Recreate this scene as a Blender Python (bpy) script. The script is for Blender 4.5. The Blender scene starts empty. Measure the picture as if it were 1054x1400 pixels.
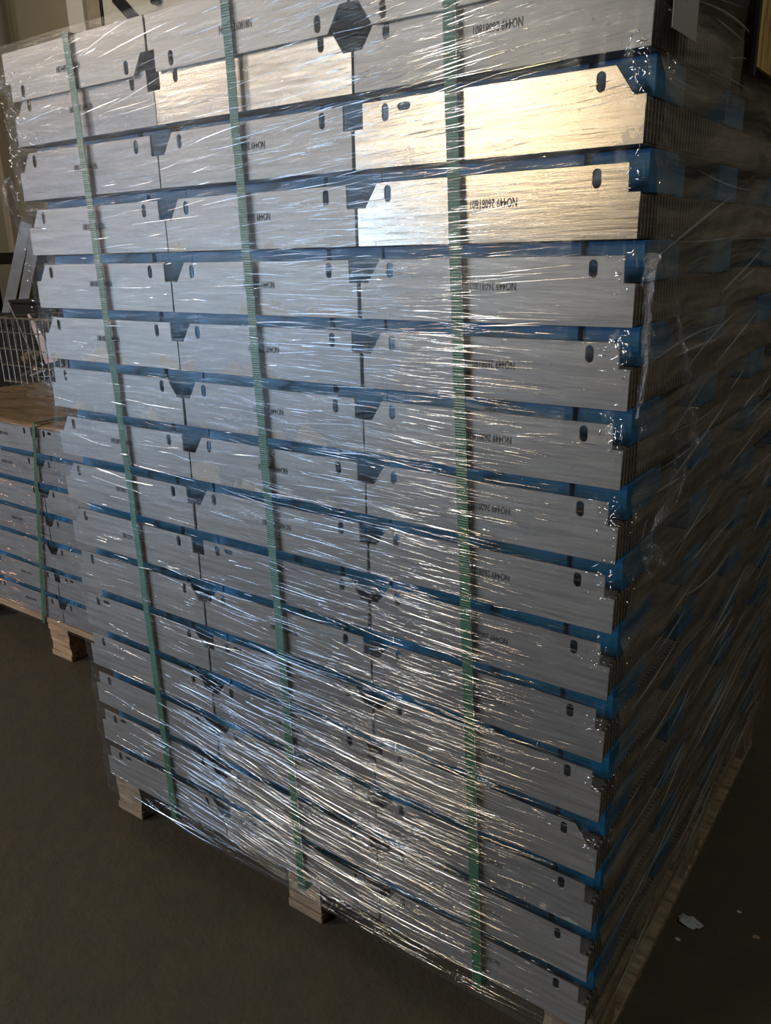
import bpy, bmesh, math, random
from mathutils import Vector, Matrix, noise
R_ = random.Random(7)
SC = bpy.context.scene
COL = SC.collection

# ------------------------------------------------------------------ camera
cam_d = bpy.data.cameras.new('camera')
cam = bpy.data.objects.new('camera', cam_d)
COL.objects.link(cam)
cam_d.sensor_fit = 'VERTICAL'
cam_d.sensor_height = 36.0
cam_d.lens = 1111.31 / 1400 * 36
cam_d.clip_start = 0.02
_r, _u, _b = (0.81275, 0.58214, -0.02356), (-0.16105, 0.26335, 0.95116), (0.55991, -0.76926, 0.30779)
cam.matrix_world = Matrix(((_r[0], _u[0], _b[0], 1.35072),
                           (_r[1], _u[1], _b[1], -0.87045),
                           (_r[2], _u[2], _b[2], 1.21083),
                           (0, 0, 0, 1)))
SC.camera = cam

# ------------------------------------------------------------------ world, lights, exposure
w = bpy.data.worlds.new('hall_air')
SC.world = w
w.use_nodes = True
w.node_tree.nodes['Background'].inputs[0].default_value = (0.62, 0.66, 0.70, 1)
w.node_tree.nodes['Background'].inputs[1].default_value = 0.05

def area(name, loc, target, sx, sy, power, color):
    d = bpy.data.lights.new(name, 'AREA')
    d.shape = 'RECTANGLE'; d.size = sx; d.size_y = sy; d.energy = power; d.color = color
    o = bpy.data.objects.new(name, d); COL.objects.link(o)
    o.location = loc
    o.rotation_euler = (Vector(target) - Vector(loc)).to_track_quat('-Z', 'Y').to_euler()
    return o

area('gate_daylight', (-2.6, -3.6, 0.90), (0.45, 0, 0.6), 1.2, 1.1, 58, (0.46, 0.69, 1.0))
area('streak_fill_cool', (-3.7, -2.9, 0.9), (0.2, 0, 0.4), 0.6, 0.9, 20, (0.50, 0.72, 1.0))  # unseen cool fill, added for the lower-left film streaks
area('hall_lamp_warm', (-1.0, -3.5, 1.94), (0.8, 0, 1.3), 0.95, 0.26, 25, (1.0, 0.78, 0.46))
area('streak_fill_white', (-1.40, -3.5, 2.7), (0.7, 0, 1.1), 0.30, 0.20, 24, (0.76, 0.88, 1.0))  # unseen fill, added to whiten the streak column at upper right
area('upper_fill_warm', (-4.4, -3.2, 3.3), (0.3, 0, 1.3), 0.8, 0.8, 85, (1.0, 0.84, 0.68))  # unseen overhead fill, added to warm the upper panels
area('orange_lamp', (-3.9, -1.0, 1.3), (-1.1, 0.4, 0.4), 0.25, 0.25, 10, (1.0, 0.46, 0.2))
area('wall_fill', (-3.6, 0.4, 3.6), (-4.2, 3.2, 2.4), 0.8, 0.4, 18, (1.0, 0.86, 0.58))  # unseen fill aimed at the back wall to brighten it
area('side_fill', (2.6, -0.3, 3.3), (1.05, 0.4, 1.3), 0.6, 0.6, 13, (0.98, 0.95, 0.85))  # unseen fill from the right, added to lift the stack's dark side

SC.view_settings.view_transform = 'Standard'
SC.view_settings.look = 'None'
SC.view_settings.exposure = 0.0
SC.view_settings.gamma = 1.0
SC.view_settings.use_curve_mapping = False

# ------------------------------------------------------------------ material helpers
class NT:
    def __init__(s, name):
        s.m = bpy.data.materials.new(name); s.m.use_nodes = True
        s.t = s.m.node_tree; s.t.nodes.clear()
        s.out = s.t.nodes.new('ShaderNodeOutputMaterial')
    def n(s, kind, **kw):
        nd = s.t.nodes.new('ShaderNode' + kind)
        for k, v in kw.items():
            if k in ('operation', 'blend_type', 'noise_dimensions', 'data_type', 'distribution', 'feature', 'wave_type', 'bands_direction', 'vector_type'):
                setattr(nd, k, v)
            else:
                key = k.replace('_', ' ')
                s.put(nd, key, v)
        return nd
    def put(s, nd, key, v):
        inp = nd.inputs[int(key[1:])] if key[0] == 'i' and key[1:].isdigit() else nd.inputs[key]
        if isinstance(v, bpy.types.NodeSocket): s.t.links.new(v, inp)
        else: inp.default_value = v
    def ramp(s, fac, stops):
        r = s.t.nodes.new('ShaderNodeValToRGB')
        s.t.links.new(fac, r.inputs[0])
        e = r.color_ramp.elements
        while len(e) < len(stops): e.new(0.5)
        for el, (p, c) in zip(e, stops):
            el.position = p
            el.color = c if len(c) == 4 else (*c, 1)
        return r.outputs[0]
    def noise(s, vec, scale, detail=3, rough=0.5, stretch=None, off=(0, 0, 0)):
        if stretch:
            mp = s.n('Mapping', Vector=vec, Scale=stretch, Location=off); vec = mp.outputs[0]
        return s.n('TexNoise', Vector=vec, Scale=scale, Detail=detail, Roughness=rough).outputs[0]
    def mix(s, fac, a, b, blend='MIX'):
        nd = s.t.nodes.new('ShaderNodeMix'); nd.data_type = 'RGBA'; nd.blend_type = blend
        for i, v in ((0, fac), (6, a), (7, b)):
            if isinstance(v, bpy.types.NodeSocket): s.t.links.new(v, nd.inputs[i])
            else: nd.inputs[i].default_value = v if i == 0 else ((*v, 1) if len(v) == 3 else v)
        return nd.outputs[2]
    def math(s, op, a, b=0.0, c=0.0):
        nd = s.t.nodes.new('ShaderNodeMath'); nd.operation = op
        for i, v in enumerate((a, b, c)):
            if isinstance(v, bpy.types.NodeSocket): s.t.links.new(v, nd.inputs[i])
            else: nd.inputs[i].default_value = v
        return nd.outputs[0]
    def fin(s, sh):
        s.t.links.new(sh, s.out.inputs[0]); return s.m

def simple(name, col, rough=0.6, metal=0.0, var=0.25, scale=20, stretch=None, bump=0.15, dark=None, randomize=0.0):
    t = NT(name)
    co = t.n('TexCoord').outputs['Object']
    nz = t.noise(co, scale, 5, 0.6, stretch or (1, 1, 1))
    lo = dark or tuple(c * (1 - var) for c in col)
    hi = tuple(min(1, c * (1 + var)) for c in col)
    c = t.ramp(nz, [(0.3, lo), (0.7, hi)])
    if randomize:
        rnd = t.n('ObjectInfo').outputs['Random']
        c = t.mix(1.0, c, t.ramp(rnd, [(0, (1 - randomize,) * 3), (1, (1, 1, 1))]), 'MULTIPLY')
    b = t.n('Bump', Height=nz, Strength=bump, Distance=0.002)
    p = t.n('BsdfPrincipled', Base_Color=c, Roughness=rough, Metallic=metal, Normal=b.outputs[0])
    return t.fin(p.outputs[0])

# galvanised end plate
def plate_mat(name, stain_amt, tint, r0=0.36, metal=0.5):
    t = NT(name)
    co = t.n('TexCoord').outputs['Object']
    rnd = t.n('ObjectInfo').outputs['Random']
    off = t.n('CombineXYZ', X=t.math('MULTIPLY', rnd, 37.0), Y=0.0, Z=t.math('MULTIPLY', rnd, 91.0)).outputs[0]
    v = t.n('VectorMath', operation='ADD', i0=co, i1=off).outputs[0]
    brush = t.noise(v, 6, 6, 0.7, (1.2, 1, 22))
    fine = t.noise(v, 60, 4, 0.6, (0.25, 1, 3))
    blot = t.noise(v, 14, 4, 0.6)
    base = t.ramp(brush, [(0.30, tuple(c * 0.62 for c in tint)), (0.55, tint), (0.72, tuple(c * 1.18 for c in tint))])
    base = t.mix(t.math('MULTIPLY', fine, 0.35), base, tuple(c * 0.5 for c in tint))
    # pale chalky patches along the lower edge and round the slots, their own ragged shape
    sep = t.n('SeparateXYZ', Vector=co)
    low = t.math('ADD', t.math('MULTIPLY', sep.outputs[2], -22.0), -0.78)
    m = t.math('ADD', low, t.math('MULTIPLY', t.math('SUBTRACT', t.noise(v, 9, 5, 0.65), 0.5), 5.5))
    mask = t.ramp(m, [(0.50 - stain_amt, (0, 0, 0)), (0.54 - stain_amt, (1, 1, 1))])
    stain = t.mix(blot, (0.40, 0.35, 0.28), (0.58, 0.53, 0.45))
    col = t.mix(t.math('MULTIPLY', mask, 0.6), base, stain)
    specks = t.ramp(t.noise(v, 130, 2, 0.4), [(0.70, (0, 0, 0)), (0.74, (1, 1, 1))])
    col = t.mix(t.math('MULTIPLY', specks, 0.35), col, (0.05, 0.045, 0.04))
    tone = t.ramp(rnd, [(0, (0.82, 0.82, 0.84)), (0.5, (0.95, 0.94, 0.92)), (1, (1, 1, 1))])
    col = t.mix(1.0, col, tone, 'MULTIPLY')
    rough = t.math('ADD', t.math('MULTIPLY', brush, 0.20), r0)
    rough = t.math('ADD', rough, t.math('MULTIPLY', mask, 0.08))
    b = t.n('Bump', Height=brush, Strength=0.10, Distance=0.003)
    b2 = t.n('Bump', Height=fine, Strength=0.06, Distance=0.001, Normal=b.outputs[0])
    met = t.math('SUBTRACT', metal, t.math('MULTIPLY', mask, 0.25))
    p = t.n('BsdfPrincipled', Base_Color=col, Roughness=rough, Metallic=met, Normal=b2.outputs[0])
    return t.fin(p.outputs[0])

M = {}
M['plate'] = plate_mat('galvanised_plate', -0.55, (0.34, 0.325, 0.305))
M['plate_stained'] = plate_mat('galvanised_plate_stained', 0.0, (0.34, 0.325, 0.305))
M['plate_glare'] = plate_mat('plate_in_glare', -0.3, (0.58, 0.53, 0.46), 0.15, 0.85)  # lighter, glossier plate copy; part of the lamp glare is in its colour
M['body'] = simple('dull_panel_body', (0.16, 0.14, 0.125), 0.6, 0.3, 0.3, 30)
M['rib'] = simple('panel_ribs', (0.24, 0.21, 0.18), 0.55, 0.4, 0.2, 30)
M['blue'] = simple('blue_plastic', (0.006, 0.15, 0.33), 0.5, 0.0, 0.25, 14, (1, 1, 3), randomize=0.2)
M['ink'] = simple('stamp_ink', (0.035, 0.03, 0.028), 0.8, 0, 0.2)
M['wood'] = simple('pallet_wood', (0.40, 0.255, 0.14), 0.85, 0, 0.3, 7, (1, 8, 14), 0.5, (0.17, 0.10, 0.05))
M['wood_grey'] = simple('weathered_pallet_wood', (0.30, 0.22, 0.14), 0.9, 0, 0.3, 7, (1, 8, 14), 0.5, (0.10, 0.07, 0.045))
M['paper'] = simple('white_paper', (0.30, 0.28, 0.265), 0.8, 0, 0.06)
M['black'] = simple('black_paint', (0.012, 0.012, 0.012), 0.6, 0, 0.3)
M['board'] = simple('board_white', (0.68, 0.64, 0.55), 0.7, 0, 0.05, 4)
M['wire'] = simple('basket_wire', (0.36, 0.32, 0.27), 0.4, 0.8, 0.3, 40)
M['steel'] = simple('scrap_steel', (0.42, 0.40, 0.38), 0.35, 0.8, 0.4, 30)
M['pink'] = simple('pale_pink_sheet', (0.62, 0.50, 0.50), 0.6, 0, 0.1)
M['drum'] = simple('dark_drum', (0.035, 0.04, 0.03), 0.35, 0.2, 0.4, 6)
M['brass'] = simple('tan_scrap', (0.35, 0.24, 0.13), 0.5, 0.3, 0.3)
M['leaning'] = simple('galvanised_profile', (0.50, 0.55, 0.62), 0.4, 0.1, 0.3, 2.2, (1, 1, 1), 0.2, (0.26, 0.22, 0.15))
M['post'] = simple('painted_post', (0.34, 0.28, 0.20), 0.75, 0, 0.2, 6)
M['debris'] = simple('pale_debris', (0.40, 0.44, 0.42), 0.7, 0, 0.2)

def strap_mat():
    t = NT('green_strap')
    co = t.n('TexCoord').outputs['Object']
    wv = t.n('TexWave', wave_type='BANDS', bands_direction='Z', Vector=co, Scale=95.0, Distortion=0.4)
    h = wv.outputs['Fac']
    nz = t.noise(co, 8, 4, 0.6, (1, 1, 3))
    c = t.mix(nz, (0.008, 0.06, 0.022), (0.022, 0.13, 0.05))
    c = t.mix(t.math('MULTIPLY', h, 0.25), c, (0.10, 0.26, 0.14))
    b = t.n('Bump', Height=h, Strength=0.5, Distance=0.0008)
    return t.fin(t.n('BsdfPrincipled', Base_Color=c, Roughness=0.32, Normal=b.outputs[0]).outputs[0])
M['strap'] = strap_mat()

def film_mat(name, gloss, haze, tint, stretch, bump=0.5, rough=0.14, hazecol=(0.75, 0.76, 0.8)):
    t = NT(name)
    co = t.n('TexCoord').outputs['Object']
    warp = t.n('TexNoise', Vector=co, Scale=2.5, Detail=2.0)
    off = t.n('VectorMath', operation='MULTIPLY', i0=warp.outputs['Color'], i1=(0.0, 0.0, 0.10)).outputs[0]
    v = t.n('VectorMath', operation='ADD', i0=co, i1=off).outputs[0]
    st = t.noise(v, 1.0, 6, 0.62, stretch)
    st2 = t.noise(v, 2.7, 5, 0.6, stretch, (3.1, 2.2, 7))
    crk = t.noise(co, 90, 3, 0.6)
    bp = t.n('Bump', Height=st, Strength=bump, Distance=0.006)
    bp = t.n('Bump', Height=st2, Strength=bump, Distance=0.002, Normal=bp.outputs[0])
    bp = t.n('Bump', Height=crk, Strength=0.12, Distance=0.001, Normal=bp.outputs[0])
    tr = t.n('BsdfTransparent', Color=(*tint, 1))
    gl = t.n('BsdfGlossy', Color=(1, 1, 1, 1), Roughness=rough, Normal=bp.outputs[0])
    df = t.n('BsdfDiffuse', Color=(*hazecol, 1), Normal=bp.outputs[0])
    fold = t.ramp(st2, [(0.52, (0, 0, 0)), (0.66, (1, 1, 1))])
    f1 = t.math('MULTIPLY_ADD', fold, gloss * 1.6, gloss * 0.55)
    f2 = t.math('MULTIPLY_ADD', t.ramp(st, [(0.42, (0, 0, 0)), (0.7, (1, 1, 1))]), haze * 1.9, haze * 0.35)
    m1 = t.n('MixShader', i0=f2, i1=tr.outputs[0], i2=df.outputs[0])
    m2 = t.n('MixShader', i0=f1, i1=m1.outputs[0], i2=gl.outputs[0])
    return t.fin(m2.outputs[0])
M['film'] = film_mat('stretch_film', 0.028, 0.018, (0.97, 0.97, 0.975), (5, 5, 90), 0.35)
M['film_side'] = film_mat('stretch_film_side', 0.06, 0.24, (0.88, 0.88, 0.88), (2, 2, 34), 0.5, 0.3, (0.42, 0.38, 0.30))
M['film_crumple'] = film_mat('crumpled_film', 0.16, 0.03, (0.92, 0.93, 0.95), (60, 60, 90), 0.9, 0.07)

def ridge_mat(name, gl_fac, df_fac, rough=0.2):
    t = NT(name)
    tr = t.n('BsdfTransparent', Color=(0.96, 0.96, 0.97, 1))
    gl = t.n('BsdfGlossy', Color=(1, 1, 1, 1), Roughness=rough)
    df = t.n('BsdfDiffuse', Color=(0.8, 0.82, 0.86, 1))
    m1 = t.n('MixShader', i0=df_fac, i1=tr.outputs[0], i2=df.outputs[0])
    m2 = t.n('MixShader', i0=gl_fac, i1=m1.outputs[0], i2=gl.outputs[0])
    return t.fin(m2.outputs[0])
M['ridge'] = ridge_mat('film_wrinkle', 0.5, 0.10, 0.11)
M['ridge_bright'] = ridge_mat('film_fold', 0.85, 0.12, 0.09)
M['ridge_side'] = ridge_mat('film_wrinkle_side', 0.06, 0.16, 0.45)

def floor_mat():
    t = NT('dark_concrete')
    co = t.n('TexCoord').outputs['Object']
    a = t.noise(co, 1.6, 6, 0.6); b_ = t.noise(co, 14, 6, 0.65); c_ = t.noise(co, 120, 3, 0.6)
    col = t.mix(a, (0.044, 0.034, 0.018), (0.092, 0.073, 0.042))
    col = t.mix(t.ramp(b_, [(0.35, (0.7, 0.7, 0.7)), (0.6, (0, 0, 0))]), col, (0.05, 0.044, 0.034))
    col = t.mix(t.ramp(c_, [(0.66, (0, 0, 0)), (0.76, (0.5, 0.5, 0.5))]), col, (0.17, 0.155, 0.13))
    bp = t.n('Bump', Height=b_, Strength=0.35, Distance=0.01)
    bp = t.n('Bump', Height=c_, Strength=0.25, Distance=0.002, Normal=bp.outputs[0])
    return t.fin(t.n('BsdfPrincipled', Base_Color=col, Roughness=0.75, Normal=bp.outputs[0]).outputs[0])
M['floor'] = floor_mat()
M['wall'] = simple('olive_wall', (0.27, 0.235, 0.155), 0.85, 0, 0.12, 1.5)
M['kraft'] = None
def kraft():
    t = NT('kraft_cover_under_film')
    co = t.n('TexCoord').outputs['Object']
    st = t.noise(co, 1.0, 6, 0.65, (9, 30, 30))
    c = t.ramp(st, [(0.3, (0.14, 0.075, 0.03)), (0.7, (0.42, 0.26, 0.13))])
    bp = t.n('Bump', Height=st, Strength=0.8, Distance=0.01)
    return t.fin(t.n('BsdfPrincipled', Base_Color=c, Roughness=0.25, Normal=bp.outputs[0], Coat_Weight=0.5).outputs[0])
M['kraft'] = kraft()
def carton():
    t = NT('printed_carton')
    co = t.n('TexCoord').outputs['Object']
    st = t.noise(co, 1.0, 5, 0.65, (60, 60, 10))
    c = t.ramp(st, [(0.35, (0.20, 0.07, 0.03)), (0.6, (0.50, 0.36, 0.10))])
    return t.fin(t.n('BsdfPrincipled', Base_Color=c, Roughness=0.6).outputs[0])
M['carton'] = carton()

# ------------------------------------------------------------------ object helpers
def link(name, me, mat, parent=None, loc=(0, 0, 0), rot=(0, 0, 0)):
    if mat is not None and not me.materials: me.materials.append(mat)
    o = bpy.data.objects.new(name, me); COL.objects.link(o)
    o.location = loc; o.rotation_euler = rot
    if parent: o.parent = parent
    return o
def empty(name, label, cat, loc=(0, 0, 0), group=None, rotz=0):
    o = bpy.data.objects.new(name, None); COL.objects.link(o)
    o.empty_display_size = 0.05
    o.location = loc; o.rotation_euler = (0, 0, rotz)
    tag(o, label, cat, group); return o
def tag(o, label, cat, group=None):
    o['label'] = label; o['category'] = cat
    if group: o['group'] = group
    return o
class MB:
    def __init__(s): s.v = []; s.f = []; s.sm = False
    def box(s, a, b):
        n = len(s.v); x0, y0, z0 = a; x1, y1, z1 = b
        s.v += [(x0, y0, z0), (x1, y0, z0), (x1, y1, z0), (x0, y1, z0), (x0, y0, z1), (x1, y0, z1), (x1, y1, z1), (x0, y1, z1)]
        s.f += [tuple(n + i for i in q) for q in ((0, 3, 2, 1), (4, 5, 6, 7), (0, 1, 5, 4), (1, 2, 6, 5), (2, 3, 7, 6), (3, 0, 4, 7))]
        return s
    def tube(s, pts, r, k=6):
        pts = [Vector(p) for p in pts]; n0 = len(s.v)
        for i, p in enumerate(pts):
            d = (pts[min(i + 1, len(pts) - 1)] - pts[max(i - 1, 0)]).normalized()
            a = d.cross(Vector((0.31, 0.2, 0.93)))
            if a.length < 1e-3: a = d.cross(Vector((1, 0, 0)))
            a.normalize(); b = d.cross(a)
            rr = r[i] if isinstance(r, (list, tuple)) else r
            for j in range(k):
                t = 2 * math.pi * j / k
                s.v.append(tuple(p + a * rr * math.cos(t) + b * rr * math.sin(t)))
        for i in range(len(pts) - 1):
            for j in range(k):
                s.f.append((n0 + i * k + j, n0 + i * k + (j + 1) % k, n0 + (i + 1) * k + (j + 1) % k, n0 + (i + 1) * k + j))
        s.f.append(tuple(n0 + j for j in range(k))[::-1]); s.f.append(tuple(n0 + (len(pts) - 1) * k + j for j in range(k)))
        return s
    def mesh(s, name, smooth=False, bevel=0):
        me = bpy.data.meshes.new(name); me.from_pydata(s.v, [], s.f)
        if bevel or True:
            bm = bmesh.new(); bm.from_mesh(me)
            bmesh.ops.recalc_face_normals(bm, faces=bm.faces)
            if bevel:
                bmesh.ops.bevel(bm, geom=list(bm.edges), offset=bevel, segments=1, affect='EDGES')
            bm.to_mesh(me); bm.free()
        if smooth: me.shade_smooth()
        return me
def part(name, mb, mat, parent=None, bevel=0, smooth=False, **kw):
    return link(name, mb.mesh(name, smooth, bevel), mat, parent, **kw)
def structure(o): o['kind'] = 'structure'; return o
def jitter(me, amp, sc=20, seed=0):
    for v in me.vertices:
        v.co += noise.noise_vector(v.co * sc + Vector((seed, 0, 0))) * amp

# ------------------------------------------------------------------ setting
structure(part('floor', MB().box((-8, -6, -0.05), (6, 7, 0)), M['floor']))
structure(part('wall_back', MB().box((-8, 3.2, 0), (6, 3.35, 4.5)), M['wall']))
structure(part('wall_left', MB().box((-8.15, -6, 0), (-8, 3.35, 4.5)), M['wall']))
structure(part('wall_right', MB().box((6, -6, 0), (6.15, 3.35, 4.5)), M['wall']))
structure(part('trim_1', MB().box((-4.21, 3.13, 0), (-4.03, 3.2, 4.0)), M['board'], bevel=0.004))
structure(part('trim_2', MB().box((-4.03, 3.16, 0), (-3.88, 3.2, 4.0)), M['post'], bevel=0.004))

nb = empty('notice_board', 'white board with a thin dark frame high on the wall behind the stack', 'notice board', (-3.35, 3.19, 2.5))
part('panel', MB().box((-0.51, -0.02, 0), (0.75, 0.008, 1.0)), M['board'], nb)
part('frame', MB().box((-0.535, -0.03, -0.03), (-0.51, 0.008, 1.03)).box((0.75, -0.03, -0.03), (0.775, 0.008, 1.03)).box((-0.51, -0.03, -0.03), (0.75, 0.008, 0)), M['black'], nb)
br = MB(); br.box((-0.14, -0.03, -0.035), (0.14, 0.0, 0.035))
tag(part('bracket', br, M['black'], bevel=0.004, loc=(-3.60, 3.168, 2.76), rot=(0, 0.72, 0)), 'slanted flat black bar fixed on the white board', 'bracket')
cl = empty('clamp', 'black clamp hanging on the white board above the panel stack', 'clamp', (-3.27, 3.165, 2.74))
part('jaw', MB().box((-0.07, -0.04, 0.03), (0.03, 0, 0.16)).box((-0.05, -0.05, 0.0), (0.01, 0, 0.05)), M['black'], cl, 0.008)
part('grip', MB().box((0.08, -0.03, 0.05), (0.19, 0, 0.15)), M['black'], cl, 0.008)
part('spindle', MB().tube([(-0.02, -0.02, 0.10), (0.13, -0.02, 0.10)], 0.012, 8), M['steel'], cl)

tag(part('timber_post', MB().box((-4.99, 2.88, 0), (-4.91, 2.97, 3.6)), M['post'], bevel=0.004), 'pale upright post at the left edge before the olive wall', 'post')
rail = empty('dark_workbench', 'dark low workbench behind the posts at the far left', 'workbench', (-4.2, 2.6, 0))
part('top', MB().box((-1.0, -0.25, 1.17), (-0.24, 0.25, 1.25)), M['black'], rail, 0.005)
for x in (-0.95, -0.30):
    for y in (-0.2, 0.2): part('leg', MB().box((x - 0.03, y - 0.03, 0), (x + 0.03, y + 0.03, 1.17)), M['black'], rail)
part('front_panel', MB().box((-0.95, -0.2, 0.1), (-0.28, -0.18, 1.15)), M['wall'], rail)

# two leaning C-profiles (channel section: web and two lips)
def channel(p0, p1, wd, label):
    p0, p1 = Vector(p0), Vector(p1); L = (p1 - p0).length
    mb = MB().box((-wd / 2, 0, 0), (wd / 2, 0.003, L)).box((-wd / 2, 0.003, 0), (-wd / 2 + 0.003, 0.03, L)).box((wd / 2 - 0.003, 0.003, 0), (wd / 2, 0.03, L))
    o = part('leaning_channel', mb, M['leaning'], bevel=0.0008)
    zax = (p1 - p0).normalized(); yax = Vector((-0.80, 0.60, 0)); xax = yax.cross(zax).normalized(); yax = zax.cross(xax)
    m3 = Matrix((xax, yax, zax)).transposed().to_4x4(); m3.translation = p0; o.matrix_world = m3
    tag(o, label, 'steel profile', 'leaning steel profiles'); return o
channel((-4.56, 2.2, 0.02), (-3.60, 2.2, 1.42), 0.065, 'taller pale steel channel leaning behind the stack, with a bluish top end')
channel((-4.33, 2.2, 0.02), (-3.50, 2.2, 1.38), 0.06, 'shorter steel channel leaning just right of the taller one')

# cabinet, drums, wire basket with scrap
cb = empty('black_cabinet', 'plain black cabinet standing behind the wire basket', 'cabinet', (-3.0, 1.92, 0))
part('body', MB().box((-0.45, 0.0, 0), (0.55, 0.22, 0.955)), M['black'], cb, 0.006)
part('top', MB().box((-0.455, -0.02, 0.955), (0.57, 0.23, 0.972)), M['black'], cb, 0.004)
part('door', MB().box((-0.44, -0.012, 0.03), (0.04, 0.0, 0.95)), M['black'], cb, 0.002)
part('door', MB().box((0.06, -0.012, 0.03), (0.54, 0.0, 0.95)), M['black'], cb, 0.002)

lc = empty('black_crate', 'low black crate left of the black cabinet, at the picture edge', 'crate', (-3.85, 1.92, 0))
part('box', MB().box((-0.4, 0, 0), (0.38, 0.3, 0.82)), M['black'], lc, 0.006)
part('lid', MB().box((-0.41, -0.01, 0.82), (0.39, 0.31, 0.865)), M['black'], lc, 0.006)
def drum(x, y, label):
    t = empty('steel_drum', label, 'drum', (x, y, 0), 'dark drums under the wire basket')
    prof = [(0, 0), (0.125, 0), (0.13, 0.01), (0.13, 0.18), (0.134, 0.19), (0.13, 0.20), (0.13, 0.37), (0.134, 0.38), (0.13, 0.39), (0.13, 0.55), (0.134, 0.56), (0.13, 0.57), (0.122, 0.565), (0, 0.56)]
    mb = MB(); k = 24
    for r, z in prof:
        for j in range(k): mb.v.append((max(r, 1e-4) * math.cos(2 * math.pi * j / k), max(r, 1e-4) * math.sin(2 * math.pi * j / k), z))
    for i in range(len(prof) - 1):
        for j in range(k): mb.f.append((i * k + j, i * k + (j + 1) % k, (i + 1) * k + (j + 1) % k, (i + 1) * k + j))
    part('shell', mb, M['drum'], t, smooth=True)
    part('bung', MB().tube([(0.06, 0, 0.56), (0.06, 0, 0.575)], 0.02, 10), M['steel'], t)
drum(-2.86, 1.66, 'leftmost dark drum under the wire basket')
drum(-2.58, 1.66, 'dark greenish drum under the middle of the wire basket')
drum(-2.30, 1.66, 'dark drum under the wire basket, nearest the big stack')

bk = empty('wire_basket', 'open rusty wire mesh basket full of scrap behind the far pallet', 'basket', (-2.55, 1.66, 0.58))
X0, X1, Y0, Y1, H = -0.34, 0.42, -0.16, 0.18, 0.335
for z, r in ((0.003, 0.005), (0.09, 0.0035), (0.175, 0.0035), (0.262, 0.0035), (H, 0.006)):
    part('rim' if z == H else 'hoop', MB().tube([(X0, Y0, z), (X1, Y0, z), (X1, Y1, z), (X0, Y1, z), (X0, Y0, z)], r), M['wire'], bk)
xs = [X0 + i * (X1 - X0) / 14 for i in range(15)]
for x in xs:
    part('upright_wire', MB().tube([(x, Y0 - 0.004, H), (x, Y0 - 0.004, 0), (x, Y1, 0), (x, Y1, H)], 0.0035), M['wire'], bk)
for y in [Y0 + 0.05 * i for i in range(1, 7)]:
    part('cross_wire', MB().tube([(X0, y, H), (X0, y, 0), (X1, y, 0), (X1, y, H)], 0.003), M['wire'], bk)
tri = MB(); tri.v = [(0, 0, 0), (0.10, 0.01, -0.02), (0.02, 0.004, 0.27), (0.0, 0.006, 0.27)]; tri.v += [(x, y + 0.006, z) for x, y, z in tri.v]
tri.f = [(0, 1, 2, 3), (7, 6, 5, 4), (0, 4, 5, 1), (1, 5, 6, 2), (2, 6, 7, 3), (3, 7, 4, 0)]
tag(part('offcut_sheet', tri, M['pink'], loc=(-2.60, 1.57, 0.68), rot=(0, -0.42, 0)), 'pale pink pointed sheet offcut sticking up in the wire basket', 'offcut')
tag(part('thin_rod', MB().tube([(0, 0, 0), (-0.17, 0, 0.30)], 0.004), M['paper'], loc=(-2.68, 1.56, 0.70)), 'thin pale rod poking out of the basket top left', 'rod')
names = ['bent steel bracket', 'short steel tube', 'tan scrap piece', 'curled steel strip']
for i in range(18):
    rx = R_.uniform(-2.86, -2.2); ry = R_.uniform(1.54, 1.78); rz = 0.60 + 0.022 * (i // 3) + R_.uniform(0, 0.01)
    kind = i % 4
    mb = MB()
    if kind == 0: mb.box((-0.05, -0.015, 0), (0.05, 0.015, 0.005)).box((0.045, -0.015, 0), (0.05, 0.015, 0.05))
    elif kind == 1: mb.tube([(-0.06, 0, 0.01), (0.06, 0, 0.01)], 0.014, 10)
    elif kind == 2: mb.box((-0.04, -0.03, 0), (0.05, 0.03, 0.025)).box((-0.02, -0.02, 0.025), (0.02, 0.02, 0.04))
    else: mb.tube([(0.04 * math.cos(a), 0.04 * math.sin(a), 0.006 + 0.004 * a) for a in [k * 0.5 for k in range(9)]], 0.006, 6)
    o = part(['steel_bracket', 'steel_tube', 'scrap_piece', 'steel_strip'][kind], mb, M['brass'] if kind == 2 else M['steel'], loc=(rx, ry, rz), rot=(R_.uniform(-.3, .3), R_.uniform(-.4, .4), R_.uniform(0, 3)))
    tag(o, names[kind] + ' lying in the heap in the wire basket', 'scrap metal', names[kind] + 's in the wire basket')

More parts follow.
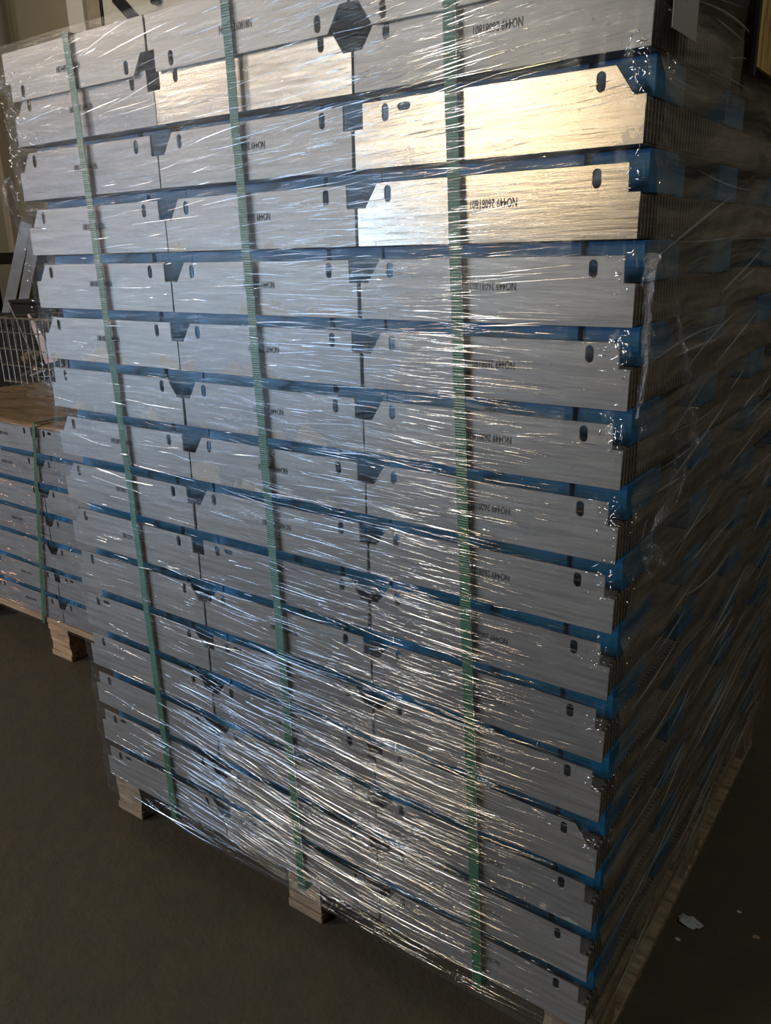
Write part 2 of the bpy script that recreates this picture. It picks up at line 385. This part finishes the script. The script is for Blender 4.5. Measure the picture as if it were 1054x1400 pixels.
# ------------------------------------------------------------------ panel units
PW, TOP, BOT, NOTCH, SL, SR = 0.3625, 0.0135, -0.061, -0.0150, 0.0475, 0.3155
def plate_mesh(name, flipped=False, extra=False, no_holes=False):
    L = [(0, BOT)]
    pts = [(0, BOT), (PW, BOT), (PW, NOTCH), (SR + 0.034, NOTCH), (SR + 0.034, TOP), (SL - 0.0155, TOP), (SL - 0.035, NOTCH), (0, NOTCH)]
    if flipped: pts = [(PW - x, z) for x, z in pts][::-1]
    holes = [(SL, 0, 0), (SR, 0, 0)]
    if flipped:
        holes = [(PW - SR, 0, 0), (PW - SL, 0, 0)]
        if extra: holes.append((PW - SR + 0.027, 0.004, 1))
    cu = bpy.data.curves.new(name, 'CURVE'); cu.dimensions = '2D'; cu.fill_mode = 'BOTH'
    cu.extrude = 0.0010; cu.bevel_depth = 0.0005; cu.bevel_resolution = 0; cu.offset = -0.0005
    def spl(ps):
        s = cu.splines.new('POLY'); s.points.add(len(ps) - 1); s.use_cyclic_u = True
        for p, (x, z) in zip(s.points, ps): p.co = (x, z, 0, 1)
    spl(pts)
    for (hx, hz, hor) in holes:
        r, h = 0.0046, 0.0048
        ps = []
        for j in range(7): a = math.pi * j / 6; ps.append((r * math.cos(a), h + r * math.sin(a)))
        for j in range(7): a = math.pi + math.pi * j / 6; ps.append((r * math.cos(a), -h + r * math.sin(a)))
        if hor: ps = [(y * 0.95, -x * 0.85) for x, y in ps]
        spl([(hx + x, hz + y) for x, y in ps])
    ob = bpy.data.objects.new(name, cu); COL.objects.link(ob)
    dg = bpy.context.evaluated_depsgraph_get(); dg.update()
    me = bpy.data.meshes.new_from_object(ob.evaluated_get(dg)); me.name = name
    bpy.data.objects.remove(ob)
    me.transform(Matrix.Rotation(math.pi / 2, 4, 'X'))        # x,z plane, thickness along y
    me.transform(Matrix.Translation((0, 0.0015, 0)))
    return me
P_N = plate_mesh('end_plate'); P_F = plate_mesh('end_plate_mirrored', True); P_FX = plate_mesh('end_plate_mirrored_slot', True, True)
for me in (P_N, P_F, P_FX): me.materials.append(M['plate'])
def stained(me):
    m2 = me.copy(); m2.materials.clear(); m2.materials.append(M['plate_stained']); return m2
PS = {id(m): stained(m) for m in (P_N, P_F, P_FX)}

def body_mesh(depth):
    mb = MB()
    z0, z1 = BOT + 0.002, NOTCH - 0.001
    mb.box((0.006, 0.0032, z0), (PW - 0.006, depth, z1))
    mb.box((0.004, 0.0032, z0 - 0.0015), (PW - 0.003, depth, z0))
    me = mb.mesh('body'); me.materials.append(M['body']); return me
def rib_mesh(depth):
    mb = MB(); z0, z1 = BOT + 0.003, NOTCH - 0.002
    y = 0.010
    while y < depth:
        mb.box((PW - 0.006, y, z0), (PW - 0.0012, y + 0.0045, z1)); y += 0.0105
    for f in (0.25, 0.5, 0.75):
        z = z0 + (z1 - z0) * f
        mb.box((PW - 0.006, 0.006, z - 0.0012), (PW - 0.0025, depth, z + 0.0012))
    me = mb.mesh('side_ribs'); me.materials.append(M['rib']); return me
DEP = 1.08
BODY, RIBS = body_mesh(DEP), rib_mesh(DEP)
BODY_F = body_mesh(0.5)
def block_mesh(y0, y1, full, up=0.0148):
    mb = MB(); z0, z1 = NOTCH - 0.0005, TOP + up
    a, b = 0.018, PW + (0.0205 if not full else -0.0015)
    mb.box((a, y0, z0), (SR - 0.026, y1, z1)); mb.box((SR - 0.018, y0, z0), (b, y1, z1))
    mb.box((SR - 0.026, y0 + 0.006, z0), (SR - 0.018, y1, z1))
    me = mb.mesh('spacer_block', bevel=0.0012); me.materials.append(M['blue']); return me
def block2(y0, y1, full):
    mb = MB(); z0, z1 = NOTCH - 0.0005, TOP + 0.0148
    mb.box((0.03, y0, z0), (PW - 0.012, y1, z1))
    me = mb.mesh('spacer_block', bevel=0.001); me.materials.append(M['blue']); return me
BL_MID, BL_END = block_mesh(0.030, 0.125, False), block_mesh(0.030, 0.125, True)
BL_MID.name = BL_END.name = 'spacer_block'
BL_DEEP = [block2(0.127, 0.185, True)] + [block_mesh(a, b, True) for a, b in ((0.30, 0.39), (0.60, 0.70), (0.92, 1.02))]
BL_LOW = block_mesh(0.030, 0.125, True, 0.0112)
BL_LOW2 = block_mesh(0.30, 0.39, True, 0.0112)
BL_MID2 = block_mesh(0.7, 0.9, False)

# stamped number, printed flat, upside down as on the panels
def text_mesh(s, size, sx):
    cu = bpy.data.curves.new('stamp', 'FONT'); cu.body = s; cu.size = size; cu.extrude = 0.00012; cu.offset = 0.00012
    cu.resolution_u = 2
    ob = bpy.data.objects.new('stamp', cu); COL.objects.link(ob)
    dg = bpy.context.evaluated_depsgraph_get(); dg.update()
    me = bpy.data.meshes.new_from_object(ob.evaluated_get(dg)); bpy.data.objects.remove(ob)
    me.transform(Matrix.Diagonal((sx, 1, 1, 1)))
    me.transform(Matrix.Rotation(math.pi / 2, 4, 'X')); me.transform(Matrix.Rotation(math.pi, 4, 'Y'))
    me.name = 'stamped_number'; me.materials.append(M['ink']); return me
T1 = text_mesh('NO449 26081801', 0.0135, 0.62)

ORD = ['topmost', 'second', 'third', 'fourth', 'fifth', 'sixth', 'seventh', 'eighth', 'ninth', 'tenth', 'eleventh', 'twelfth', 'thirteenth', 'fourteenth', 'fifteenth', 'lowest']
COLN = ['left', 'middle', 'right']
PITCH = 0.09038
Z8 = 0.8236
flips = {(2, 2): 1, (6, 0): 0, (9, 1): 1, (11, 0): 1, (11, 1): 1, (12, 0): 0, (13, 0): 0, (14, 0): 1, (15, 0): 1, (15, 1): 1, (10, 0): 0, (12, 2): 0, (1, 1): 0}
# value: 1 = mirrored with the extra horizontal slot, 0 = mirrored
stains = {(2, 2), (5, 1), (5, 0), (6, 0), (6, 1), (7, 1), (4, 1), (1, 1), (3, 2), (13, 2), (3, 1), (15, 1), (0, 2)}
notes = {(2, 2): ', brightest, with a cut corner', (3, 2): ', golden in the lamp glare', (12, 2): ', its right top corner cut off',
         (6, 0): ', with a pale stain round its left slot', (1, 1): ', with brownish shine round its dull middle'}
tilts = {(2, 2): 0.0, (3, 2): 0.010, (2, 1): -0.035, (1, 2): -0.06, (1, 1): -0.03, (0, 1): -0.07, (0, 2): -0.07, (4, 2): 0.03}
for k in range(16):
    for c in range(3):
        x = 0.3661 * c - SL
        z = Z8 - (k - 8) * PITCH
        y = 0.0
        upside = (k == 0)
        if k == 1: z = 1.4525; y = 0.003
        if k == 0: z = 1.4728
        x += R_.uniform(-0.0012, 0.0012); y += R_.uniform(0, 0.0015)
        fl = flips.get((k, c))
        lab = '%s panel from the top of the near stack, %s column' % (ORD[k] if k else 'topmost, upside-down', COLN[c])
        if k == 0: lab = 'topmost, upside-down silver panel of the near stack, %s column' % COLN[c]
        elif k == 15: lab = 'lowest silver panel of the near stack, %s column' % COLN[c]
        else: lab = '%s silver panel from the top of the near stack, %s column' % (ORD[k], COLN[c])
        lab += notes.get((k, c), '')
        if len(lab.split()) > 16: lab = '%s panel down the near stack, %s column' % (ORD[k], COLN[c]) + notes.get((k, c), '')
        root = empty('metal_panel', lab, 'metal panel', (x, y, z + BOT if not upside else z - TOP), 'metal panels in the near stack')
        dz = -BOT if not upside else TOP
        me = {None: P_N, 0: P_F, 1: P_FX}[fl]
        if (k, c) in stains: me = PS[id(me)]
        if (k, c) in ((2, 2), (3, 2), (1, 1)): me = me.copy(); me.materials.clear(); me.materials.append(M['plate_glare'])
        tl = tilts.get((k, c), R_.uniform(-0.012, 0.012))
        if upside:
            pl = link('end_plate', me, None, root, (PW, -0.003, dz), (0, math.pi, 0)); 
            if c == 2: pl.data = stained(P_F) ; 
        else:
            pl = link('end_plate', me, None, root, (0, 0, dz), (tl * 0.5, 0, 0))
        if fl is None and not (upside and c == 2):
            tx = link('stamped_number', T1, None, pl, (0.2245 if c == 2 else 0.2165, -0.0003, -0.0175 + 0.0035))
        if upside:
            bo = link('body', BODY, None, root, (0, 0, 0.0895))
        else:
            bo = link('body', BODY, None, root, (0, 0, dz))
            if k == 2:
                link('spacer_block', BL_LOW, None, root, (0, 0, dz))
                if c == 2: link('spacer_block', BL_LOW2, None, root, (0, 0, dz))
            if k > 2:
                link('spacer_block', BL_END if c == 2 else BL_MID, None, root, (0, 0, dz))
                if c == 2:
                    for b in BL_DEEP: link('spacer_block', b, None, root, (0, 0, dz))
                else: link('spacer_block', BL_MID2, None, root, (0, 0, dz))
            if k == 1:
                o = part('spacer_block', MB().box((0.02, 0.05, NOTCH), (PW, 0.125, TOP - 0.010)), M['black'], root, loc=(0, 0, dz))  # block painted black to stand for the shade behind the notches
                o = part('spacer_block', MB().box((0.02, 0.6, NOTCH), (PW, 0.7, TOP - 0.010)), M['body'], root, loc=(0, 0, dz))
        if c == 2:
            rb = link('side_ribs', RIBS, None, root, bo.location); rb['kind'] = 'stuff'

# far stack
BL_FAR = block_mesh(0.38, 0.48, False)
for k in range(7):
    for c in range(3):
        x = -1.5478 + 0.3661 * c + R_.uniform(-0.002, 0.002); z = 0.1905 + PITCH * (6 - k)
        side = ['left', 'middle', 'right'][c]
        o_ = ORD[k] if k < 6 else 'lowest'
        root = empty('metal_panel', '%s silver panel %sof the far stack at left, %s column' % (o_, '' if k in (0, 6) else 'from the top ', side), 'metal panel', (x, 0.40, z + BOT), 'metal panels in the far stack')
        me = P_FX if (k in (0, 5) and c == 2) else (P_F if (k, c) in ((4, 1), (2, 1)) else P_N)
        link('end_plate', me, None, root, (0, 0, -BOT))
        link('body', BODY_F, None, root, (0, 0, -BOT))
        if k > 0:
            link('spacer_block', BL_MID, None, root, (0, 0, -BOT))
            link('spacer_block', BL_FAR, None, root, (0, 0, -BOT))
        if me is P_N: link('stamped_number', T1, None, root, (0.225, -0.0003, -BOT - 0.014))
cv = MB(); nx, ny = 40, 18
for j in range(ny):
    for i in range(nx):
        X = -1.56 + 1.12 * i / (nx - 1); Y = 0.392 + 0.50 * j / (ny - 1)
        cv.v.append((X, Y, 0.757 + 0.006 * noise.noise(Vector((X * 5, Y * 14, 0))) - (0.004 if j == 0 else 0)))
for j in range(ny - 1):
    for i in range(nx - 1): a = j * nx + i; cv.f.append((a, a + 1, a + nx + 1, a + nx))
cvo = part('kraft_cover', cv, M['kraft'], smooth=True); mod = cvo.modifiers.new('thickness', 'SOLIDIFY'); mod.thickness = 0.003
tag(cvo, 'wrinkled brown kraft sheet under film on top of the far stack', 'cover sheet')

# ------------------------------------------------------------------ pallets
def pallet(loc, W, D, label, xblocks, wood):
    t = empty('wooden_pallet', label, 'pallet', loc)
    zt = 0.129
    n = int(D / 0.155)
    for i in range(n):
        y = i * (D - 0.10) / (n - 1)
        b = MB().box((0, y, zt - 0.020), (W, y + 0.10, zt)); o = part('deck_board', b, wood, t, 0.002)
    for xb, wb in xblocks:
        part('stringer_board', MB().box((xb, 0, zt - 0.040), (xb + wb, D, zt - 0.0205)), wood, t, 0.002)
        part('skid_board', MB().box((xb, 0, 0.0), (xb + wb, D, 0.019)), wood, t, 0.002)
        for yb in (0.004, D / 2 - 0.05, D - 0.104):
            bm = MB().box((xb + 0.003, yb, 0.0195), (xb + wb - 0.003, yb + 0.10, zt - 0.0405))
            o = part('block', bm, wood, t)
            me = o.data
            b2 = bmesh.new(); b2.from_mesh(me); bmesh.ops.subdivide_edges(b2, edges=b2.edges, cuts=4, use_grid_fill=True); b2.to_mesh(me); b2.free()
            jitter(me, 0.004, 30, xb * 7 + yb)
    return t
pallet((-0.09, 0.035, 0), 1.14, 1.05, 'wooden block pallet under the near stack of silver panels', [(0.0, 0.085), (0.525, 0.085), (1.055, 0.085)], M['wood_grey'])
pallet((-1.48, 0.395, 0), 1.05, 0.55, 'paler wooden pallet under the far stack at left', [(0.0, 0.10), (0.575, 0.105), (0.95, 0.10)], M['wood'])

# ------------------------------------------------------------------ straps
def strap(xt, xb, zt, zb, yf, depth, label, group, x_mid=None):
    mb = MB(); wd, th = 0.0158, 0.0011
    n = 40; pts = []
    for i in range(n + 1):
        f = i / n; z = zb + (zt - zb) * f
        x = xb + (xt - xb) * f
        if x_mid is not None: x += (x_mid - (xt + xb) / 2) * math.sin(math.pi * f)
        pts.append((x, yf + 0.0006 * math.sin(z * 40), z))
    for i, (x, y, z) in enumerate(pts):
        mb.v += [(x - wd / 2, y, z), (x + wd / 2, y, z), (x + wd / 2, y - th, z), (x - wd / 2, y - th, z)]
    for i in range(n):
        a = 4 * i
        for p, q in ((0, 1), (1, 2), (2, 3), (3, 0)): mb.f.append((a + p, a + q, a + 4 + q, a + 4 + p))
    mb.f += [(3, 2, 1, 0), (4 * n, 4 * n + 1, 4 * n + 2, 4 * n + 3)]
    # over the top and under the bottom
    mb.box((xt - wd / 2, yf - th, zt), (xt + wd / 2, yf + depth, zt + th))
    mb.box((xb - wd / 2, yf - th, zb - th), (xb + wd / 2, yf + depth, zb))
    o = part('packing_strap', mb, M['strap']); tag(o, label, 'strap', group); return o
strap(0.1385, 0.1685, 1.536, 0.112, -0.0062, 1.05, 'green plastic strap round the near stack, over its left column', 'green straps round the near stack', 0.158)
strap(0.484, 0.514, 1.536, 0.112, -0.0062, 1.05, 'green plastic strap round the near stack, over its middle column', 'green straps round the near stack', 0.499)
strap(0.8205, 0.8765, 1.536, 0.112, -0.0062, 1.05, 'green plastic strap round the near stack, over its right column', 'green straps round the near stack', 0.8475)
strap(-0.797, -0.918, 0.7625, 0.107, 0.391, 0.5, 'green plastic strap round the far stack at left', None)

# ------------------------------------------------------------------ stretch film
def gapz(z):    # 1 in the gaps between layers, 0 over the plates
    best = 0
    for k in range(16):
        g = Z8 - (k - 8) * PITCH + TOP + 0.008
        if k == 1: g = 1.459
        if k == 0: continue
        best = max(best, math.exp(-((z - g) / 0.016) ** 2))
    return best
ZB, ZT = 0.102, 1.541
XL, XR, YF = -0.055, 1.058, -0.0145
def front_off(x, z):
    d = 0.0012 * noise.noise(Vector((x * 2.5, z * 60, 1.7))) + 0.0022 * noise.noise(Vector((x * 3, z * 9, 4.2)))
    return d
def film_path():
    P = []
    def seg(a, b, n, nrm, tagn):
        for i in range(n): f = i / n; P.append((a[0] + (b[0] - a[0]) * f, a[1] + (b[1] - a[1]) * f, nrm[0], nrm[1], tagn))
    seg((XL, 0.75), (XL, 0.02), 30, (-1, 0), 'l')
    for i in range(7):
        a = math.pi + (math.pi / 2) * i / 7; r = 0.016
        P.append((XL + r + r * math.cos(a), YF + r + r * math.sin(a), math.cos(a), math.sin(a), 'cl'))
    seg((XL + 0.016, YF), (0.98, YF), 110, (0, -1), 'f')
    seg((0.98, YF), (XR - 0.014, YF), 22, (0, -1), 'f')
    for i in range(8):
        a = -math.pi / 2 + (math.pi / 2) * i / 8; r = 0.014
        P.append((XR - r + r * math.cos(a), YF + r + r * math.sin(a), math.cos(a), math.sin(a), 'cr'))
    seg((XR, YF + 0.014), (XR, 0.12), 34, (1, 0), 's')
    seg((XR, 0.12), (XR, 1.10), 70, (1, 0), 's')
    P.append((XR, 1.10, 1, 0, 's'))
    return P
P = film_path()
NZ = 360
zs = [ZB + (ZT - ZB) * i / NZ for i in range(NZ + 1)]
gz = [gapz(z) for z in zs]
V = []; 
for j, z in enumerate(zs):
    for (x, y, nx_, ny_, tg) in P:
        if tg == 'f' and x < 0.98:
            d = front_off(x, z) - 0.0015 * gz[j]
            edge = max(0, 1 - (x - XL) / 0.09)
            d += edge * 0.003 * noise.noise(Vector((x * 40, z * 50, 3)))
        else:
            v3 = Vector((x, y, z))
            cr = noise.noise(v3 * 55) * 0.0022 + noise.noise(v3 * 120) * 0.001
            if tg == 's':
                d = 0.004 * noise.noise(Vector((y * 4, z * 22 - y * 18, 7))) + cr * max(0, 1 - (y) / 0.12) * (0.3 + gz[j])
                d += 0.006 * max(0, noise.noise(Vector((y * 3, z * 4, 1)))) - 0.010 * gz[j] * math.exp(-y / 0.05)
            elif tg in ('l', 'cl'):
                d = cr * 1.2 - 0.007 * gz[j] + 0.004 * noise.noise(Vector((0, z * 14, 7)))
            else:
                e = max(0, min(1, (x - 0.98) / 0.05)) if tg == 'f' else 1
                d = cr * e * (0.25 + 1.1 * gz[j]) - e * 0.010 * gz[j] * (1 if tg == 'cr' else 0.4) + (1 - e) * front_off(x, z)
        V.append((x + nx_ * d, y + ny_ * d, z))
F = []; np_ = len(P); mats = []
for j in range(NZ):
    for i in range(np_ - 1):
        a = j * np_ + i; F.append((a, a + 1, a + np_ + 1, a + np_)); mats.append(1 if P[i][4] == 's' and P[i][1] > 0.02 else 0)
film = empty('stretch_film_wrap', 'clear wrinkled stretch film wrapped round the near stack of panels', 'stretch film', (0.5, 0.0, 0.0))
def filmpart(name, me, mat, **kw):
    o = link(name, me, mat, None); o.parent = film; o.location = (-0.5, 0, 0); return o
me = bpy.data.meshes.new('film_sheet'); me.from_pydata(V, [], F); me.materials.append(M['film']); me.materials.append(M['film_side'])
me.polygons.foreach_set('material_index', mats); me.shade_smooth()
filmpart('film_sheet', me, None)

def angle_field(x, z):
    a = 0.02
    a += 0.10 * max(0, (z - 1.0) / 0.5)
    a -= 0.06 * math.exp(-((z - 0.85) / 0.35) ** 2)
    a -= 0.16 * math.exp(-(((x - 0.38) / 0.28) ** 2 + ((z - 0.30) / 0.25) ** 2))
    return a
def dens(x, z):
    col = math.exp(-((x - 0.76) / 0.17) ** 2) * (0.35 + 0.65 * (z > 0.7))
    d1 = (z - (0.22 + 0.52 * (x - 0.25)))
    band = 0.85 * math.exp(-(d1 / 0.15) ** 2) * max(0, min(1, (x - 0.12) / 0.2)) * max(0, min(1, (1.02 - x) / 0.2))
    low = 0.3 * (z < 0.7) * (x > 0.25)
    return max(0.06, min(1, col + band + low))
def ridges(n, place, mat, name):
    mb = MB()
    for _ in range(n):
        got = place()
        if not got: continue
        pts, nrm, rad = got
        n0 = len(mb.v); m = len(pts)
        for i, p in enumerate(pts):
            d = (pts[min(i + 1, m - 1)] - pts[max(i - 1, 0)]).normalized(); s = nrm.cross(d)
            r = rad * (0.15 + 0.85 * math.sin(math.pi * i / (m - 1)))
            for t in (-90, -50, -15, 20, 55, 90):
                tt = math.radians(t); mb.v.append(tuple(p + s * r * math.sin(tt) + nrm * r * 0.8 * math.cos(tt)))
        for i in range(m - 1):
            for j in range(5): mb.f.append((n0 + i * 6 + j, n0 + i * 6 + j + 1, n0 + i * 6 + j + 7, n0 + i * 6 + j + 6))
    me = bpy.data.meshes.new(name); me.from_pydata(mb.v, [], mb.f); me.shade_smooth()
    o = filmpart(name, me, mat); o['kind'] = 'stuff'; return o
def place_front():
    for _ in range(40):
        x, z = R_.uniform(0.0, 1.03), R_.uniform(0.11, 1.53)
        if R_.random() < dens(x, z): break
    L = R_.choice((0.015, 0.03, 0.05, 0.08, 0.12, 0.17 if z < 0.6 else 0.03)) * R_.uniform(0.7, 1.4)
    a = angle_field(x, z) + R_.gauss(0, 0.045)
    pts = []; m = 6; cv_ = R_.gauss(0, 0.25)
    for i in range(m):
        f = (i / (m - 1) - 0.5) * L
        px = x + f * math.cos(a); pz = z + f * math.sin(a) + cv_ * f * f
        if px > 1.04 or px < XL + 0.02 or pz < ZB or pz > ZT: return None
        pts.append(Vector((px, YF - front_off(px, pz) - 0.0003, pz)))
    return pts, Vector((0, -1, 0)), R_.choice((0.00022, 0.0003, 0.0004, 0.00065)) * R_.uniform(0.8, 1.2)
ridges(2700, place_front, M['ridge'], 'film_wrinkles')
ridges(900, place_front, M['ridge_bright'], 'film_wrinkles')
def place_side():
    y, z = R_.uniform(0.03, 0.98), R_.uniform(0.13, 1.50)
    L = R_.uniform(0.06, 0.30); a = R_.gauss(0.0, 0.10) + 0.12; m = 7
    pts = []; cv_ = R_.gauss(0, 0.3)
    for i in range(m):
        f = (i / (m - 1) - 0.5) * L
        py = y + f * math.cos(a); pz = z + f * math.sin(a) + cv_ * f * f
        if py > 1.09 or py < 0.015 or pz < ZB or pz > ZT: return None
        pts.append(Vector((XR + 0.004, py, pz)))
    return pts, Vector((1, 0, 0)), R_.uniform(0.0004, 0.0022)
ridges(150, place_side, M['ridge_side'], 'film_wrinkles')

# crumpled loose film: twisted tail hanging at the right corner, loop, and tufts at the left edge
def ribbon(path, widths, name, k=16, seed=0, nsub=14):
    pts = []
    for i in range(len(path) - 1):
        for s in range(nsub):
            t = s / nsub
            p0 = Vector(path[max(i - 1, 0)]); p1 = Vector(path[i]); p2 = Vector(path[i + 1]); p3 = Vector(path[min(i + 2, len(path) - 1)])
            pts.append((0.5 * ((2 * p1) + (p2 - p0) * t + (2 * p0 - 5 * p1 + 4 * p2 - p3) * t * t + (3 * p1 - p0 - 3 * p2 + p3) * t ** 3), widths[i] * (1 - t) + widths[i + 1] * t))
    mb = MB()
    for i, (p, wd) in enumerate(pts):
        d = (pts[min(i + 1, len(pts) - 1)][0] - pts[max(i - 1, 0)][0]).normalized()
        a = d.cross(Vector((0.9, -0.3, 0.2))).normalized()
        tw = i * 0.05 + seed; b = d.cross(a)
        s = a * math.cos(tw) * 1.0 + b * math.sin(tw) * 0.4
        nn = d.cross(s).normalized()
        for j in range(k):
            f = j / (k - 1) - 0.5
            q = p + s * f * wd
            q = q + nn * (0.35 * wd * noise.noise(q * 70 + Vector((seed, 0, 0))) + 0.25 * wd * math.sin(f * 9 + seed))
            mb.v.append(tuple(q + noise.noise_vector(q * 160) * 0.0018))
    for i in range(len(pts) - 1):
        for j in range(k - 1): mb.f.append((i * k + j, i * k + j + 1, (i + 1) * k + j + 1, (i + 1) * k + j))
    me = bpy.data.meshes.new(name); me.from_pydata(mb.v, [], mb.f)
    if name == 'film_tuft':
        for v in me.vertices: v.co += noise.noise_vector(v.co * 330) * 0.0016
    else:
        me.shade_smooth()
    return filmpart(name, me, M['film_crumple'])
ribbon([(1.066, 0.05, 1.22), (1.07, 0.085, 1.13), (1.082, 0.09, 1.08), (1.086, 0.115, 1.02), (1.084, 0.118, 0.97), (1.078, 0.095, 0.915), (1.07, 0.055, 0.885), (1.07, 0.05, 0.86), (1.072, 0.055, 0.835)],
       [0.006, 0.014, 0.012, 0.024, 0.034, 0.034, 0.008, 0.030, 0.046], 'hanging_film_tail', seed=1)
ribbon([(1.064, -0.006, 1.20), (1.066, -0.004, 1.13), (1.068, -0.014, 1.06), (1.066, -0.02, 1.03)], [0.03, 0.012, 0.007, 0.003], 'hanging_film_tail', seed=2)
ribbon([(1.07, 0.03, 0.905), (1.072, 0.015, 0.89), (1.072, 0.02, 0.875), (1.072, 0.045, 0.87), (1.07, 0.055, 0.885)], [0.004, 0.004, 0.005, 0.004, 0.004], 'hanging_film_tail', seed=5, k=6)
ribbon([(-0.072, -0.010, 1.345), (-0.070, -0.012, 1.31), (-0.060, -0.012, 1.28), (-0.055, -0.012, 1.25)], [0.006, 0.028, 0.026, 0.008], 'film_tuft', seed=3)
def place_glint():
    r = R_.random()
    if r < 0.62:                                   # gathers at the right corner, in the gaps between the layers
        k = R_.choice((1, 1, 2, 2, 3, 4, 5, 5, 6, 6, 7, 7, 8, 9, 10, 11, 12))
        z = (1.452 if k == 1 else Z8 - (k - 8) * PITCH + TOP - 0.006) + R_.gauss(0, 0.013)
        if R_.random() < 0.6: p, nrm = Vector((min(1.05, max(1.02, R_.gauss(1.042, 0.010))), YF - 0.002, z)), Vector((0, -1, 0))
        else: p, nrm = Vector((XR + 0.004, R_.uniform(0.0, 0.03), z)), Vector((1, 0, 0))
    elif r < 0.75:                                 # top left corner
        p, nrm = Vector((XL + abs(R_.gauss(0, 0.05)) + 0.008, YF - 0.0022, R_.uniform(1.36, 1.50))), Vector((0, -1, 0))
    elif r < 0.85:                                 # left edge
        k = R_.choice((2, 3, 4, 5, 6, 8, 10))
        p, nrm = Vector((XL + abs(R_.gauss(0, 0.010)) + 0.006, YF - 0.0022, Z8 - (k - 8) * PITCH + TOP + R_.gauss(0, 0.02))), Vector((0, -1, 0))
    else:
        p, nrm = Vector((R_.uniform(0.1, 1.0), YF - 0.003, R_.uniform(0.14, 0.6))), Vector((0, -1, 0))
    t = nrm.cross(Vector((0, 0, 1))); a = R_.gauss(0.5, 1.0); L = R_.uniform(0.003, 0.012)
    d = t * math.cos(a) + Vector((0, 0, 1)) * math.sin(a)
    pts = [p + d * L * (i / 3 - 0.5) + nrm * 0.0012 * math.sin(math.pi * i / 3) + t * 0.0008 * R_.gauss(0, 1) for i in range(4)]
    return pts, nrm, R_.uniform(0.00025, 0.0008)
ridges(750, place_glint, M['ridge_bright'], 'film_creases')

# film of the far stack
far = empty('stretch_film_wrap', 'stretch film round the far stack at left, with orange glints', 'stretch film', (-1.0, 0.4, 0))
V = []; nx = 80; nzz = 150
for j in range(nzz):
    z = 0.108 + (0.762 - 0.108) * j / (nzz - 1)
    for i in range(nx):
        x = -1.56 + 1.12 * i / (nx - 1)
        V.append((x + 1.0, -0.0125 + 0.0015 * noise.noise(Vector((x * 3, 3, z * 50))), z))
me = bpy.data.meshes.new('film_sheet'); me.from_pydata(V, [], [(j * nx + i, j * nx + i + 1, (j + 1) * nx + i + 1, (j + 1) * nx + i) for j in range(nzz - 1) for i in range(nx - 1)]); me.shade_smooth()
o = link('film_sheet', me, M['film'], far)
film_keep = film; film = far
def place_far():
    x, z = R_.uniform(-1.5, -0.72), R_.uniform(0.12, 0.74)
    L = R_.uniform(0.02, 0.14); a = R_.gauss(-0.01, 0.03); pts = []
    for i in range(6):
        f = (i / 5 - 0.5) * L
        pts.append(Vector((x + f * math.cos(a) + 1.5, -0.014, z + f * math.sin(a))))
    return pts, Vector((0, -1, 0)), R_.uniform(0.0004, 0.0013)
ridges(420, place_far, M['ridge'], 'film_wrinkles')
film = film_keep

# ------------------------------------------------------------------ side label, carton, debris
lb = MB(); lb.v = [(0, 0, 0.0), (0, 0.078, -0.0), (0, 0.078, 0.10), (0, 0.0, 0.10)]; lb.v += [(0.0006, y, z) for _, y, z in lb.v]
lb.f = [(0, 1, 2, 3), (7, 6, 5, 4), (0, 4, 5, 1), (1, 5, 6, 2), (2, 6, 7, 3), (3, 7, 4, 0)]
lab_ = empty('paper_label', 'dim white paper label on the dark side of the near stack, top corner', 'label', (1.066, 0.0, 1.404))
part('sheet', lb, M['paper'], lab_)
part('print', MB().box((0.0007, 0.006, 0.030), (0.0010, 0.040, 0.0335)).box((0.0007, 0.006, 0.040), (0.0010, 0.060, 0.042)).box((0.0007, 0.035, 0.047), (0.0010, 0.070, 0.049)), M['ink'], lab_)
ct = empty('cardboard_sleeve', 'yellow-brown cardboard sleeve with a dark left edge on the side film', 'cardboard', (1.068, 0.298, 1.415))
part('sheet', MB().box((0, 0.012, 0), (0.004, 0.24, 0.15)), M['carton'], ct)
part('dark_edge', MB().box((0, 0, -0.012), (0.005, 0.012, 0.15)), M['black'], ct)
for (x, y, s, nm, lb_) in ((1.085, 0.425, 0.018, 'plastic_scrap', 'larger pale scrap on the dark floor right of the pallet'), (1.155, 0.505, 0.0045, 'pebble', 'tiny pale crumb on the dark floor behind the larger scrap'), (1.195, 0.46, 0.006, 'wood_chip', 'small yellowish chip on the floor at the right edge'), (1.08, 0.375, 0.005, 'pebble', 'tiny dull crumb on the floor just before the larger scrap')):
    bm = bmesh.new(); bmesh.ops.create_icosphere(bm, subdivisions=3, radius=s)
    for v in bm.verts:
        v.co.x *= 1.15 + 0.6 * noise.noise(v.co * 90 + Vector((x * 50, 0, 0))); v.co.y *= 0.75; v.co.z *= 0.16
        v.co += noise.noise_vector(v.co * 120) * s * 0.25
    me = bpy.data.meshes.new(nm); bm.to_mesh(me); bm.free(); me.shade_smooth()
    tag(link(nm, me, M['brass'] if nm == 'wood_chip' else M['debris'], None, (x, y, s * 0.18)), lb_, 'debris')
